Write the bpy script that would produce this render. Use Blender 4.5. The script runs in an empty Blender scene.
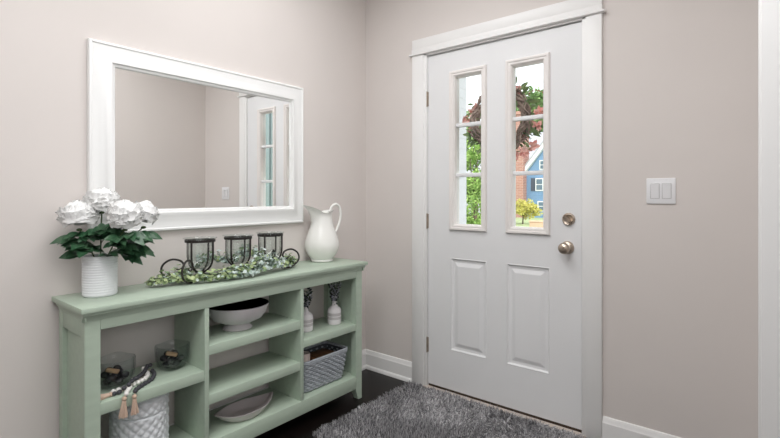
import bpy, bmesh, math, random
import numpy as np
from mathutils import Vector, Matrix, Quaternion
random.seed(7)
rng = np.random.default_rng(11)
SC = bpy.context.scene
COL = SC.collection
PI = math.pi
V = Vector

# ------------------------------------------------------------------ materials
def lin(c):
    def f(v):
        v = v / 255.0
        return v / 12.92 if v <= 0.04045 else ((v + 0.055) / 1.055) ** 2.4
    return (f(c[0]), f(c[1]), f(c[2]), 1.0)

def mat(name, rgb, rough=0.5, metal=0.0, noise=0.0, scale=20.0, bump=0.0, bscale=60.0, spec=0.5, island=0.0,
        trans=0.0, sss=0.0, rgb2=None, coat=0.0, stretch=None):
    m = bpy.data.materials.new(name)
    m.use_nodes = True
    nt = m.node_tree
    b = nt.nodes['Principled BSDF']
    b.inputs['Base Color'].default_value = lin(rgb)
    b.inputs['Roughness'].default_value = rough
    b.inputs['Metallic'].default_value = metal
    b.inputs['Specular IOR Level'].default_value = spec
    b.inputs['Coat Weight'].default_value = coat
    if trans:
        b.inputs['Transmission Weight'].default_value = trans
    tc = nt.nodes.new('ShaderNodeTexCoord')
    src = tc.outputs['Object']
    if stretch:
        mp = nt.nodes.new('ShaderNodeMapping')
        mp.inputs['Scale'].default_value = stretch
        nt.links.new(src, mp.inputs['Vector'])
        src = mp.outputs['Vector']
    if noise or rgb2:
        n = nt.nodes.new('ShaderNodeTexNoise')
        n.inputs['Scale'].default_value = scale
        n.inputs['Detail'].default_value = 3
        nt.links.new(src, n.inputs['Vector'])
        r = nt.nodes.new('ShaderNodeValToRGB')
        c = lin(rgb)
        c2 = lin(rgb2) if rgb2 else tuple(min(1, v * (1 + noise)) for v in c[:3]) + (1,)
        c1 = c if rgb2 else tuple(v * (1 - noise) for v in c[:3]) + (1,)
        r.color_ramp.elements[0].color = c1
        r.color_ramp.elements[1].color = c2
        r.color_ramp.elements[0].position = 0.35
        r.color_ramp.elements[1].position = 0.65
        if island:
            g = nt.nodes.new('ShaderNodeNewGeometry')
            nt.links.new(g.outputs['Random Per Island'], r.inputs['Fac'])
            r.color_ramp.elements[0].position = 0.0
            r.color_ramp.elements[1].position = 1.0
        else:
            nt.links.new(n.outputs['Fac'], r.inputs['Fac'])
        nt.links.new(r.outputs['Color'], b.inputs['Base Color'])
    if bump:
        n2 = nt.nodes.new('ShaderNodeTexNoise')
        n2.inputs['Scale'].default_value = bscale
        n2.inputs['Detail'].default_value = 4
        nt.links.new(src, n2.inputs['Vector'])
        bp = nt.nodes.new('ShaderNodeBump')
        bp.inputs['Strength'].default_value = bump
        bp.inputs['Distance'].default_value = 0.004
        nt.links.new(n2.outputs['Fac'], bp.inputs['Height'])
        nt.links.new(bp.outputs['Normal'], b.inputs['Normal'])
    return m

def glass_mat(name, tint, refl=1.0, base=0.03, edge=0.5, rough=0.02):
    """clear thin-walled glass: see-through with a fresnel sheen and darker tinted edges"""
    m = bpy.data.materials.new(name)
    m.use_nodes = True
    nt = m.node_tree
    nt.nodes.clear()
    out = nt.nodes.new('ShaderNodeOutputMaterial')
    tr = nt.nodes.new('ShaderNodeBsdfTransparent')
    gl = nt.nodes.new('ShaderNodeBsdfGlossy')
    gl.inputs['Roughness'].default_value = rough
    gl.inputs['Color'].default_value = (refl, refl, refl, 1)
    lw = nt.nodes.new('ShaderNodeLayerWeight')
    lw.inputs['Blend'].default_value = 0.35
    rp = nt.nodes.new('ShaderNodeValToRGB')
    c = lin(tint)
    rp.color_ramp.elements[0].color = c
    rp.color_ramp.elements[1].color = tuple(v * edge for v in c[:3]) + (1,)
    rp.color_ramp.elements[0].position = 0.25
    nt.links.new(lw.outputs['Facing'], rp.inputs['Fac'])
    nt.links.new(rp.outputs['Color'], tr.inputs['Color'])
    pw = nt.nodes.new('ShaderNodeMath')
    pw.operation = 'POWER'
    pw.inputs[1].default_value = 5.0
    lf = nt.nodes.new('ShaderNodeLayerWeight')
    lf.inputs['Blend'].default_value = 0.5
    nt.links.new(lf.outputs['Facing'], pw.inputs[0])
    ad = nt.nodes.new('ShaderNodeMath')
    ad.operation = 'ADD'
    ad.use_clamp = True
    ad.inputs[1].default_value = base
    nt.links.new(pw.outputs[0], ad.inputs[0])
    mx = nt.nodes.new('ShaderNodeMixShader')
    nt.links.new(ad.outputs[0], mx.inputs['Fac'])
    nt.links.new(tr.outputs[0], mx.inputs[1])
    nt.links.new(gl.outputs[0], mx.inputs[2])
    nt.links.new(mx.outputs[0], out.inputs['Surface'])
    return m

def plank_mat(name, c1, c2, rough):
    m = bpy.data.materials.new(name)
    m.use_nodes = True
    nt = m.node_tree
    b = nt.nodes['Principled BSDF']
    tc = nt.nodes.new('ShaderNodeTexCoord')
    br = nt.nodes.new('ShaderNodeTexBrick')
    br.inputs['Color1'].default_value = lin(c1)
    br.inputs['Color2'].default_value = lin(c2)
    br.inputs['Mortar'].default_value = (0.002, 0.0015, 0.001, 1)
    br.inputs['Scale'].default_value = 1.0
    br.inputs['Brick Width'].default_value = 1.2
    br.inputs['Row Height'].default_value = 0.12
    br.inputs['Mortar Size'].default_value = 0.002
    nt.links.new(tc.outputs['Object'], br.inputs['Vector'])
    nt.links.new(br.outputs['Color'], b.inputs['Base Color'])
    b.inputs['Roughness'].default_value = rough
    b.inputs['Specular IOR Level'].default_value = 0.25
    return m

def brick_mat(name, c1, c2, mortar, w=0.4, h=0.13):
    m = bpy.data.materials.new(name)
    m.use_nodes = True
    nt = m.node_tree
    b = nt.nodes['Principled BSDF']
    tc = nt.nodes.new('ShaderNodeTexCoord')
    sp = nt.nodes.new('ShaderNodeSeparateXYZ')
    cb = nt.nodes.new('ShaderNodeCombineXYZ')
    ad = nt.nodes.new('ShaderNodeMath')
    nt.links.new(tc.outputs['Object'], sp.inputs[0])
    nt.links.new(sp.outputs['X'], ad.inputs[0])
    nt.links.new(sp.outputs['Y'], ad.inputs[1])
    nt.links.new(ad.outputs[0], cb.inputs['X'])
    nt.links.new(sp.outputs['Z'], cb.inputs['Y'])
    br = nt.nodes.new('ShaderNodeTexBrick')
    br.inputs['Color1'].default_value = lin(c1)
    br.inputs['Color2'].default_value = lin(c2)
    br.inputs['Mortar'].default_value = lin(mortar)
    br.inputs['Scale'].default_value = 1.0
    br.inputs['Brick Width'].default_value = w
    br.inputs['Row Height'].default_value = h
    br.inputs['Mortar Size'].default_value = 0.015
    nt.links.new(cb.outputs[0], br.inputs['Vector'])
    nt.links.new(br.outputs['Color'], b.inputs['Base Color'])
    b.inputs['Roughness'].default_value = 0.9
    return m

M = {}
M['wall'] = mat('wall_paint', (222, 215, 211), 0.75, noise=0.012, scale=2.5, bump=0.05, bscale=220, spec=0.25)
M['ceiling'] = mat('ceiling_paint', (240, 238, 234), 0.9, bump=0.1, bscale=150, spec=0.2)
M['trim'] = mat('trim_white', (241, 240, 239), 0.38, noise=0.006, scale=6, spec=0.4)
M['door'] = mat('door_white', (236, 236, 237), 0.42, noise=0.006, scale=5, bump=0.03, bscale=300, spec=0.4)
M['lite'] = mat('lite_frame_ivory', (239, 234, 231), 0.5, noise=0.01, scale=10)
M['floor'] = plank_mat('dark_floor', (19, 13, 12), (15, 10, 9), 0.34)
M['sill'] = mat('sill_oak', (206, 194, 184), 0.6, noise=0.06, scale=14, stretch=(1, 8, 8))
M['sweep'] = mat('door_sweep', (62, 46, 38), 0.7, noise=0.1, scale=20)
M['green'] = mat('sage_paint', (180, 195, 178), 0.45, noise=0.03, scale=7, bump=0.05, bscale=40, spec=0.4, stretch=(6, 1, 6))
M['iron'] = mat('dark_iron', (50, 45, 43), 0.5, 0.35, noise=0.15, scale=60)
M['nickel'] = mat('satin_nickel', (186, 172, 158), 0.33, 0.9, noise=0.05, scale=80)
M['hinge'] = mat('hinge_metal', (178, 165, 152), 0.4, 0.8, noise=0.08, scale=60)
M['mirror_frame'] = mat('mirror_frame_white', (243, 243, 242), 0.4, noise=0.006, scale=7)
M['ceramic'] = mat('white_ceramic', (243, 242, 238), 0.16, noise=0.01, scale=6, spec=0.6)
M['pot'] = mat('white_pot_glaze', (233, 235, 238), 0.4, noise=0.006, scale=6)
M['stone_white'] = mat('canister_glaze', (228, 231, 234), 0.35, noise=0.02, scale=10)
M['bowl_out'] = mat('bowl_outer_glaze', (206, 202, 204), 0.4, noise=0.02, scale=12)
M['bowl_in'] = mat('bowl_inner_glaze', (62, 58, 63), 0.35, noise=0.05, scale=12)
M['dish_in'] = mat('dish_inner_glaze', (172, 164, 164), 0.45, noise=0.04, scale=9)
M['dish_out'] = mat('dish_outer_glaze', (206, 200, 198), 0.45, noise=0.02, scale=9)
M['vase'] = mat('vase_white', (226, 222, 224), 0.55, noise=0.02, scale=20)
M['vase_band'] = mat('vase_grey_band', (193, 187, 189), 0.6, noise=0.03, scale=20)
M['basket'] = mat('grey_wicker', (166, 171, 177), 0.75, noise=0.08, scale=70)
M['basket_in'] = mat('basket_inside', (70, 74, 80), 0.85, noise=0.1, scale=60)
M['candle'] = mat('blush_wax', (222, 206, 200), 0.5, noise=0.02, scale=20)
M['wick'] = mat('wick', (60, 52, 45), 0.9, noise=0.1, scale=30)
M['wood'] = mat('brown_wood', (122, 84, 54), 0.6, rgb2=(88, 58, 38), scale=12, stretch=(1, 6, 6))
M['peony'] = mat('peony_white', (247, 247, 246), 0.7, noise=0.01, scale=30, spec=0.2)
M['leaf_dark'] = mat('peony_leaf', (40, 78, 52), 0.3, rgb2=(72, 108, 78), scale=30, spec=0.5)
M['stem'] = mat('stem_green', (74, 94, 56), 0.6, noise=0.1, scale=40)
M['euc_pale'] = mat('eucalyptus_silver', (168, 188, 178), 0.55, rgb2=(216, 226, 224), island=1, noise=0.1)
M['euc_lime'] = mat('eucalyptus_lime', (110, 138, 100), 0.55, rgb2=(184, 198, 146), island=1, noise=0.1)
M['sprig_dark'] = mat('sprig_dark_leaf', (40, 42, 52), 0.6, rgb2=(74, 88, 66), island=1, noise=0.1)
M['sprig_white'] = mat('sprig_pale_flower', (206, 204, 210), 0.6, rgb2=(150, 152, 166), island=1, noise=0.1)
M['bead_white'] = mat('bead_white', (236, 234, 230), 0.5, noise=0.02, scale=60)
M['bead_dark'] = mat('bead_charcoal', (62, 62, 68), 0.5, noise=0.08, scale=60)
M['tassel'] = mat('tassel_jute', (224, 200, 182), 0.85, rgb2=(198, 170, 150), island=1, noise=0.1)
M['pebble'] = mat('dark_pebble', (40, 38, 42), 0.45, noise=0.2, scale=50)
M['pebble_lt'] = mat('tan_chip', (184, 150, 116), 0.7, noise=0.1, scale=40)
M['glass_cup'] = glass_mat('cup_glass', (246, 248, 247), base=0.035, edge=0.72)
M['glass_bowl'] = glass_mat('bowl_glass', (246, 248, 248), base=0.035, edge=0.66)
M['glass_pane'] = glass_mat('pane_glass', (250, 252, 252), base=0.015, edge=0.95)
M['switch'] = mat('switch_white', (240, 240, 242), 0.35, noise=0.004, scale=5)
M['switch_gap'] = mat('switch_slot', (176, 174, 174), 0.6, noise=0.02, scale=5)
M['rug_base'] = mat('rug_backing', (92, 89, 88), 0.95, noise=0.1, scale=30)
M['rug_pile'] = mat('rug_pile_grey', (84, 83, 86), 0.6, rgb2=(226, 224, 226), island=1, noise=0.1, spec=0.35)
mm = bpy.data.materials.new('mirror_silver'); mm.use_nodes = True
bs = mm.node_tree.nodes['Principled BSDF']
bs.inputs['Base Color'].default_value = (0.99, 0.995, 0.985, 1); bs.inputs['Metallic'].default_value = 1; bs.inputs['Roughness'].default_value = 0.0
M['mirror'] = mm
# outdoors
M['porch_white'] = mat('porch_siding_white', (236, 238, 243), 0.6, noise=0.015, scale=30, stretch=(1, 1, 6))
M['porch_floor'] = mat('porch_concrete', (190, 186, 180), 0.85, noise=0.06, scale=8)
M['twig'] = mat('grapevine_twig', (128, 106, 96), 0.85, rgb2=(172, 150, 138), scale=30, noise=0.2)
M['wreath_leaf'] = mat('wreath_leaf', (88, 112, 72), 0.6, rgb2=(150, 170, 108), island=1, noise=0.1)
M['petal_pink'] = mat('wreath_petal', (240, 156, 148), 0.6, rgb2=(252, 220, 210), island=1, noise=0.1)
M['berry'] = mat('wreath_berry', (150, 52, 52), 0.5, noise=0.1, scale=40)
M['lawn'] = mat('lawn', (152, 166, 118), 0.95, rgb2=(180, 190, 144), scale=3, noise=0.1)
M['street'] = mat('street_asphalt', (168, 166, 166), 0.9, noise=0.05, scale=4)
M['tree_leaf'] = mat('tree_leaf', (108, 148, 62), 0.7, rgb2=(176, 204, 116), island=1, noise=0.1)
M['tree_leaf2'] = mat('tree_leaf_deep', (84, 122, 66), 0.7, rgb2=(146, 176, 108), island=1, noise=0.1)
M['shrub_leaf'] = mat('shrub_leaf', (190, 186, 84), 0.7, rgb2=(226, 216, 132), island=1, noise=0.1)
M['flower_leaf'] = mat('flowerbed_leaf', (186, 186, 186), 0.7, rgb2=(120, 160, 96), island=1, noise=0.1)
M['bark'] = mat('bark', (104, 88, 76), 0.9, noise=0.15, scale=12)
M['brick'] = brick_mat('chimney_brick', (180, 130, 118), (162, 112, 102), (196, 170, 158))
M['blue'] = mat('blue_siding', (122, 154, 190), 0.7, noise=0.03, scale=3)
M['house_white'] = mat('house_trim', (238, 238, 240), 0.6, noise=0.01, scale=5)
M['shutter'] = mat('shutter_grey', (74, 82, 98), 0.7, noise=0.05, scale=8)
M['roof'] = mat('roof_shingle', (176, 176, 182), 0.9, noise=0.08, scale=6)
M['house_glass'] = mat('house_glass', (96, 116, 132), 0.15, noise=0.05, scale=2)
M['garage'] = mat('teal_board', (128, 142, 144), 0.8, noise=0.05, scale=3)
M['terracotta'] = mat('planter_clay', (214, 178, 152), 0.8, noise=0.05, scale=8)

# ------------------------------------------------------------------ mesh helpers
class MB:
    def __init__(s):
        s.bm = bmesh.new()

    def face(s, pts):
        vs = [s.bm.verts.new(p) for p in pts]
        return s.bm.faces.new(vs)

    def box(s, x0, x1, y0, y1, z0, z1, bev=0.0, seg=2):
        t = bmesh.new()
        bmesh.ops.create_cube(t, size=1)
        for v in t.verts:
            v.co = V(((x0 + x1) / 2 + v.co.x * (x1 - x0), (y0 + y1) / 2 + v.co.y * (y1 - y0), (z0 + z1) / 2 + v.co.z * (z1 - z0)))
        if bev:
            bmesh.ops.bevel(t, geom=t.edges[:], offset=bev, segments=seg, profile=0.5, affect='EDGES')
        s.merge(t)
        return s

    def merge(s, t, mtx=None):
        mp = {}
        for v in t.verts:
            mp[v] = s.bm.verts.new(mtx @ v.co if mtx else v.co)
        for f in t.faces:
            try:
                s.bm.faces.new([mp[v] for v in f.verts])
            except ValueError:
                pass
        t.free()

    def grid(s, rows, close_u=False, close_v=False):
        g = [[s.bm.verts.new(p) for p in r] for r in rows]
        nu, nv = len(g), len(g[0])
        for i in range(nu if close_u else nu - 1):
            for j in range(nv if close_v else nv - 1):
                a, b = g[i], g[(i + 1) % nu]
                try:
                    s.bm.faces.new([a[j], a[(j + 1) % nv], b[(j + 1) % nv], b[j]])
                except ValueError:
                    pass
        return g

    def tube(s, pts, r, n=8, closed=False):
        pts = [V(p) for p in pts]
        N = len(pts)
        rs = r if isinstance(r, (list, tuple)) else [r] * N
        tang = []
        for i in range(N):
            a = pts[(i - 1) % N] if (closed or i > 0) else pts[i]
            b = pts[(i + 1) % N] if (closed or i < N - 1) else pts[i]
            d = (b - a)
            tang.append(d.normalized() if d.length > 1e-9 else V((0, 0, 1)))
        up = V((0, 0, 1)) if abs(tang[0].z) < 0.9 else V((1, 0, 0))
        nrm = (up - tang[0] * up.dot(tang[0])).normalized()
        rows = []
        for i in range(N):
            nrm = (nrm - tang[i] * nrm.dot(tang[i]))
            nrm = nrm.normalized() if nrm.length > 1e-6 else tang[i].orthogonal().normalized()
            bi = tang[i].cross(nrm)
            rows.append([pts[i] + (nrm * math.cos(2 * PI * k / n) + bi * math.sin(2 * PI * k / n)) * rs[i] for k in range(n)])
        g = s.grid(rows, close_u=closed, close_v=True)
        if not closed:
            for row in (g[0][::-1], g[-1]):
                try:
                    s.bm.faces.new(row)
                except ValueError:
                    pass
        return s

    def lathe(s, prof, n=32, c=(0, 0, 0), mod=None, cap=True):
        """prof: list of (radius, z). mod(angle, r, z) -> (x, y, z)"""
        rows = []
        for r, z in prof:
            row = []
            for k in range(n):
                a = 2 * PI * k / n
                if mod:
                    x, y, zz = mod(a, r, z)
                else:
                    x, y, zz = r * math.cos(a), r * math.sin(a), z
                row.append(V((c[0] + x, c[1] + y, c[2] + zz)))
            rows.append(row)
        g = s.grid(rows, close_v=True)
        if cap:
            if prof[0][0] > 1e-5:
                s.bm.faces.new(g[0][::-1])
            if prof[-1][0] > 1e-5:
                s.bm.faces.new(g[-1])
        return s

    def prism(s, poly, axis, a, b):
        """poly of 2-D points in the other two axes (order x,y,z without axis), extruded from a to b"""
        def p3(p, t):
            l = list(p)
            l.insert(axis, t)
            return V(l)
        A = [s.bm.verts.new(p3(p, a)) for p in poly]
        B = [s.bm.verts.new(p3(p, b)) for p in poly]
        s.bm.faces.new(A[::-1]); s.bm.faces.new(B)
        for i in range(len(poly)):
            j = (i + 1) % len(poly)
            s.bm.faces.new([A[i], A[j], B[j], B[i]])
        return s

    def rings(s, rects, axis, cap=False, cap0=False):
        """nested rectangle loops (u0,u1,v0,v1,depth) joined in sequence; axis is the depth axis"""
        rows = []
        for u0, u1, v0, v1, d in rects:
            row = []
            for u, v in ((u0, v0), (u1, v0), (u1, v1), (u0, v1)):
                l = [u, v]
                l.insert(axis, d)
                row.append(V(l))
            rows.append(row)
        g = s.grid(rows, close_v=True)
        if cap:
            s.bm.faces.new(g[-1])
        if cap0:
            s.bm.faces.new(g[0][::-1])
        return s

    def ball(s, c, r, sub=2, sc=(1, 1, 1), jit=0.0, rot=None):
        t = bmesh.new()
        bmesh.ops.create_icosphere(t, subdivisions=sub, radius=1)
        R = rot or Matrix.Identity(3)
        for v in t.verts:
            k = 1 + random.uniform(-jit, jit)
            v.co = V(c) + R @ V((v.co.x * r * sc[0] * k, v.co.y * r * sc[1] * k, v.co.z * r * sc[2] * k))
        s.merge(t)
        return s

    def leaf(s, base, d, nrm, L, W, curl=0.15, n=4):
        """a pointed leaf blade with a folded midrib"""
        d = V(d).normalized(); nrm = V(nrm)
        nrm = (nrm - d * nrm.dot(d))
        nrm = nrm.normalized() if nrm.length > 1e-5 else d.orthogonal().normalized()
        sd = d.cross(nrm)
        rows = []
        for i in range(n + 1):
            t = i / n
            w = W * 0.5 * (math.sin(PI * min(1, t * 0.94 + 0.06) ** 0.85)) + 0.0002
            mid = V(base) + d * (L * t) - nrm * (curl * L * t * t)
            rows.append([mid - sd * w + nrm * w * 0.28, mid, mid + sd * w + nrm * w * 0.28])
        s.grid(rows)
        return s

    def disc_leaf(s, c, nrm, r, n=6):
        nrm = V(nrm).normalized()
        a = nrm.orthogonal().normalized(); b = nrm.cross(a)
        ph = random.random() * 6
        cv = s.bm.verts.new(V(c) - nrm * r * 0.15)
        vs = [s.bm.verts.new(V(c) + (a * math.cos(ph + 2 * PI * k / n) + b * math.sin(ph + 2 * PI * k / n) * 0.85) * r) for k in range(n)]
        for k in range(n):
            s.bm.faces.new([cv, vs[k], vs[(k + 1) % n]])
        return s

    def build(s, name, m, parent=None, smooth=40, **tags):
        me = bpy.data.meshes.new(name)
        bmesh.ops.recalc_face_normals(s.bm, faces=s.bm.faces[:])
        off = V((0, 0, 0))
        if parent is not None:
            off = wloc(parent)
        elif s.bm.verts:
            xs = [v.co for v in s.bm.verts]
            off = V(((min(p.x for p in xs) + max(p.x for p in xs)) / 2, (min(p.y for p in xs) + max(p.y for p in xs)) / 2, min(p.z for p in xs)))
        for v in s.bm.verts:
            v.co -= off
        s.bm.to_mesh(me)
        s.bm.free()
        ms = m if isinstance(m, (list, tuple)) else [m]
        for q in ms:
            me.materials.append(q)
        if smooth:
            me.shade_smooth()
            if smooth < 180:
                me.set_sharp_from_angle(angle=math.radians(smooth))
        o = bpy.data.objects.new(name, me)
        COL.objects.link(o)
        if parent is not None:
            o.parent = parent
        else:
            o.location = off
        for k, v in tags.items():
            o[k] = v
        return o

def wloc(o):
    p = V((0, 0, 0))
    while o is not None:
        p += o.location
        o = o.parent
    return p

def thing(name, label, cat, loc, group=None):
    o = bpy.data.objects.new(name, None)
    o.empty_display_size = 0.05
    COL.objects.link(o)
    o.location = loc
    o['label'] = label; o['category'] = cat
    if group:
        o['group'] = group
    return o

def tag(o, label, cat, group=None):
    o['label'] = label; o['category'] = cat
    if group:
        o['group'] = group
    return o

def struct(o):
    o['kind'] = 'structure'
    return o

def spline(pts, n=8, closed=False):
    """Catmull-Rom through the points"""
    P = [V(p) for p in pts]
    out = []
    N = len(P)
    last = N if closed else N - 1
    for i in range(last):
        p0 = P[(i - 1) % N] if closed or i > 0 else P[0] * 2 - P[1]
        p1, p2 = P[i % N], P[(i + 1) % N]
        p3 = P[(i + 2) % N] if closed or i + 2 < N else P[-1] * 2 - P[-2]
        for k in range(n):
            t = k / n
            out.append(0.5 * ((2 * p1) + (p2 - p0) * t + (2 * p0 - 5 * p1 + 4 * p2 - p3) * t * t + (3 * p1 - p0 - 3 * p2 + p3) * t ** 3))
    if not closed:
        out.append(P[-1])
    return out

def rnd_dir():
    while True:
        d = V((random.uniform(-1, 1), random.uniform(-1, 1), random.uniform(-1, 1)))
        if 0.05 < d.length < 1:
            return d.normalized()

# ------------------------------------------------------------------ room shell
CEIL = 2.74
b = MB().box(-0.14, 5.1, -5.1, 0.14, -0.1, 0.0); struct(b.build('floor', M['floor'], smooth=0))
b = MB().box(-0.14, 5.1, -5.1, 0.14, CEIL, CEIL + 0.1); struct(b.build('ceiling', M['ceiling'], smooth=0))
b = MB().box(-0.14, 0.0, -5.0, 0.14, 0, CEIL); struct(b.build('wall_left', M['wall'], smooth=0))
DX0, DX1, DZ1 = 0.499, 1.463, 2.068      # clear opening of the frame
b = MB()
b.box(0.0, DX0 - 0.02, 0, 0.14, 0, CEIL); b.box(DX1 + 0.02, 5.0, 0, 0.14, 0, CEIL); b.box(DX0 - 0.02, DX1 + 0.02, 0, 0.14, DZ1 + 0.02, CEIL)
struct(b.build('wall_back', M['wall'], smooth=0))
b = MB()
b.box(2.15, 2.27, -0.93, 0.0, 0, CEIL); b.box(2.15, 2.27, -5.0, -3.2, 0, CEIL); b.box(2.15, 2.27, -3.2, -0.93, 2.15, CEIL)
struct(b.build('wall_right', M['wall'], smooth=0))
b = MB().box(-0.14, 5.1, -5.1, -5.0, 0, CEIL); struct(b.build('wall_rear', M['wall'], smooth=0))
b = MB().box(5.0, 5.1, -5.0, 0.14, 0, CEIL); struct(b.build('wall_east', M['wall'], smooth=0))
# cased opening of the right wall (the white upright at the frame's right edge)
b = MB()
b.box(2.132, 2.150, -0.953, -0.866, 0, 2.24, 0.002); b.box(2.271, 2.289, -0.956, -0.866, 0, 2.24, 0.003)
b.box(2.1378, 2.2755, -0.957, -0.93, 0, 2.15, 0.0015)
struct(b.build('trim_1', M['trim']))
b = MB()
b.box(2.131, 2.149, -3.27, -3.18, 0, 2.24, 0.003); b.box(2.145, 2.275, -3.2, -3.18, 0, 2.15, 0.002)
struct(b.build('trim_2', M['trim']))

# baseboards with a cap and a shoe
BP = [(0.0, 0.0), (0.026, 0.0), (0.026, 0.010), (0.022, 0.020), (0.016, 0.025), (0.015, 0.098), (0.011, 0.104), (0.010, 0.114), (0.005, 0.124), (0.0, 0.126)]
def baseboard(name, axis, sgn, base, a, c):
    b = MB()
    if axis == 'x':     # runs along x, on a wall at y=base, faces sgn*y
        b.prism([(base + sgn * d, z) for d, z in BP], 0, a, c)
    else:
        b.prism([(base + sgn * d, z) for d, z in BP], 1, a, c)
    struct(b.build(name, M['trim'], smooth=30))
baseboard('baseboard_back', 'x', -1, 0.0, 0.0, 0.409)
baseboard('baseboard_front', 'x', -1, 0.0, 1.541, 2.15)
baseboard('baseboard_left', 'y', 1, 0.0, -5.0, 0.0)
baseboard('baseboard_right', 'y', -1, 2.15, -0.866, 0.0)

# door casing with a craftsman head and bead
b = MB()
b.box(0.410, 0.496, -0.018, 0, 0, 2.072, 0.003)
struct(b.build('trim_3', M['trim']))
b = MB()
b.box(1.466, 1.540, -0.018, 0, 0, 2.072, 0.003)
struct(b.build('trim_4', M['trim']))
b = MB()
b.box(0.408, 1.542, -0.020, 0, 2.082, 2.112, 0.002)
b.box(0.410, 1.540, -0.017, 0, 2.112, 2.172, 0.002)
b.box(0.393, 1.557, -0.030, 0, 2.070, 2.083, 0.005, 3)
struct(b.build('trim_5', M['trim']))
# jamb, stop and sill
b = MB()
b.box(DX0 - 0.02, DX0 + 0.017, -0.012, 0.14, 0, DZ1 + 0.02, 0.002)
b.box(DX1 - 0.017, DX1 + 0.02, -0.012, 0.14, 0, DZ1 + 0.02, 0.002)
b.box(DX0, DX1, -0.012, 0.14, DZ1 - 0.008, DZ1 + 0.02, 0.002)
b.box(DX0 + 0.017, DX0 + 0.035, 0.052, 0.09, 0, DZ1 - 0.008); b.box(DX1 - 0.035, DX1 - 0.017, 0.052, 0.09, 0, DZ1 - 0.008)
b.box(DX0, DX1, 0.052, 0.09, DZ1 - 0.026, DZ1 - 0.008)
struct(b.build('trim_6', M['trim'], smooth=30))
b = MB().box(DX0 - 0.003, DX1 + 0.003, -0.028, 0.15, -0.001, 0.007, 0.003)
struct(b.build('trim_7', M['sill'], smooth=30))

# ------------------------------------------------------------------ front door
door = bpy.data.objects.new('door_1', None); COL.objects.link(door)
door.location = (0.981, 0.026, 0.0); door['kind'] = 'structure'
door['label'] = 'white entry door with two narrow three-pane lites and two raised panels'
X0, X1, Z0, Z1, YF, YB = 0.521, 1.441, 0.022, 2.055, 0.004, 0.048
cxd = 0.981
lites = [(cxd - 0.304, cxd - 0.057, 0.982, 1.934), (cxd + 0.057, cxd + 0.304, 0.982, 1.934)]
openings = [(a + 0.02, c - 0.02, d + 0.02, e - 0.02) for a, c, d, e in lites]
panels = [(cxd - 0.300, cxd - 0.060, 0.258, 0.816), (cxd + 0.060, cxd + 0.300, 0.258, 0.816)]
holes = openings + panels
b = MB()
xs = sorted({X0, X1} | {h[0] for h in holes} | {h[1] for h in holes})
zs = sorted({Z0, Z1} | {h[2] for h in holes} | {h[3] for h in holes})
def in_hole(x, z, hs):
    return any(h[0] < x < h[1] and h[2] < z < h[3] for h in hs)
for i in range(len(xs) - 1):
    for j in range(len(zs) - 1):
        mx, mz = (xs[i] + xs[i + 1]) / 2, (zs[j] + zs[j + 1]) / 2
        q = [(xs[i], zs[j]), (xs[i + 1], zs[j]), (xs[i + 1], zs[j + 1]), (xs[i], zs[j + 1])]
        if not in_hole(mx, mz, holes):
            b.face([V((x, YF, z)) for x, z in q])
        if not in_hole(mx, mz, openings):
            b.face([V((x, YB, z)) for x, z in q])
b.rings([(X0, X1, Z0, Z1, YF), (X0, X1, Z0, Z1, YB)], 1)
for h in openings:
    b.rings([h + (YF,), h + (YB,)], 1)
bmesh.ops.remove_doubles(b.bm, verts=b.bm.verts[:], dist=1e-5)
b.build('door_slab', M['door'], door, smooth=0)
def inset(r, d):
    return (r[0] + d, r[1] - d, r[2] + d, r[3] - d)
for p in panels:
    b = MB()
    b.rings([p + (YF,), inset(p, 0.004) + (YF - 0.002,), inset(p, 0.012) + (YF + 0.009,), inset(p, 0.026) + (YF + 0.010,), inset(p, 0.046) + (YF + 0.002,), inset(p, 0.050) + (YF + 0.001,)], 1, cap=True)
    b.build('door_panel', M['door'], door, smooth=0)
for l in lites:
    b = MB()
    for s_, y0, y1 in ((1, YF, -0.012), (-1, YB, 0.064)):
        b.rings([l + (y0,), inset(l, 0.002) + (y1 * 0.7 + y0 * 0.3,), inset(l, 0.006) + (y1,), inset(l, 0.016) + (y1,), inset(l, 0.019) + (y1 * 0.75 + y0 * 0.25,),
                 inset(l, 0.029) + (y1 * 0.75 + y0 * 0.25,), inset(l, 0.037) + (y1 * 0.2 + y0 * 0.8,), inset(l, 0.038) + (0.026,)], 1)
    b.build('lite_frame', M['lite'], door, smooth=25)
    g = inset(l, 0.036)
    b = MB().box(g[0], g[1], 0.024, 0.028, g[2], g[3]); b.build('glass_pane', M['glass_pane'], door, smooth=0)
    for zc in (1.609, 1.311):
        b = MB()
        b.box(g[0], g[1], 0.010, 0.024, zc - 0.011, zc + 0.011, 0.004); b.box(g[0], g[1], 0.028, 0.042, zc - 0.011, zc + 0.011, 0.004)
        b.build('muntin', M['door'], door)
b = MB().box(X0 + 0.002, X1 - 0.002, 0.006, 0.046, 0.0072, 0.022); b.build('door_sweep', M['sweep'], door, smooth=0)
def ylathe(mb, prof, x, z, y, n=32):
    rows = [[V((x + r * math.cos(2 * PI * k / n), y - d, z + r * math.sin(2 * PI * k / n))) for k in range(n)] for r, d in prof]
    g = mb.grid(rows, close_v=True)
    mb.bm.faces.new(g[0]); mb.bm.faces.new(g[-1])
b = MB(); ylathe(b, [(0.033, 0), (0.033, 0.004), (0.029, 0.010), (0.020, 0.014), (0.013, 0.018), (0.012, 0.030), (0.016, 0.036), (0.026, 0.044), (0.0285, 0.054), (0.027, 0.064), (0.021, 0.071), (0.012, 0.073), (0.011, 0.0745), (0.002, 0.0745)], 1.372, 0.926, YF)
kn = b.build('door_knob', M['nickel'], door, smooth=50)
b = MB(); b.box(1.370, 1.374, YF - 0.0775, YF - 0.074, 0.9195, 0.9325, 0.001); b.build('lock_button', M['hinge'], kn)
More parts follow.
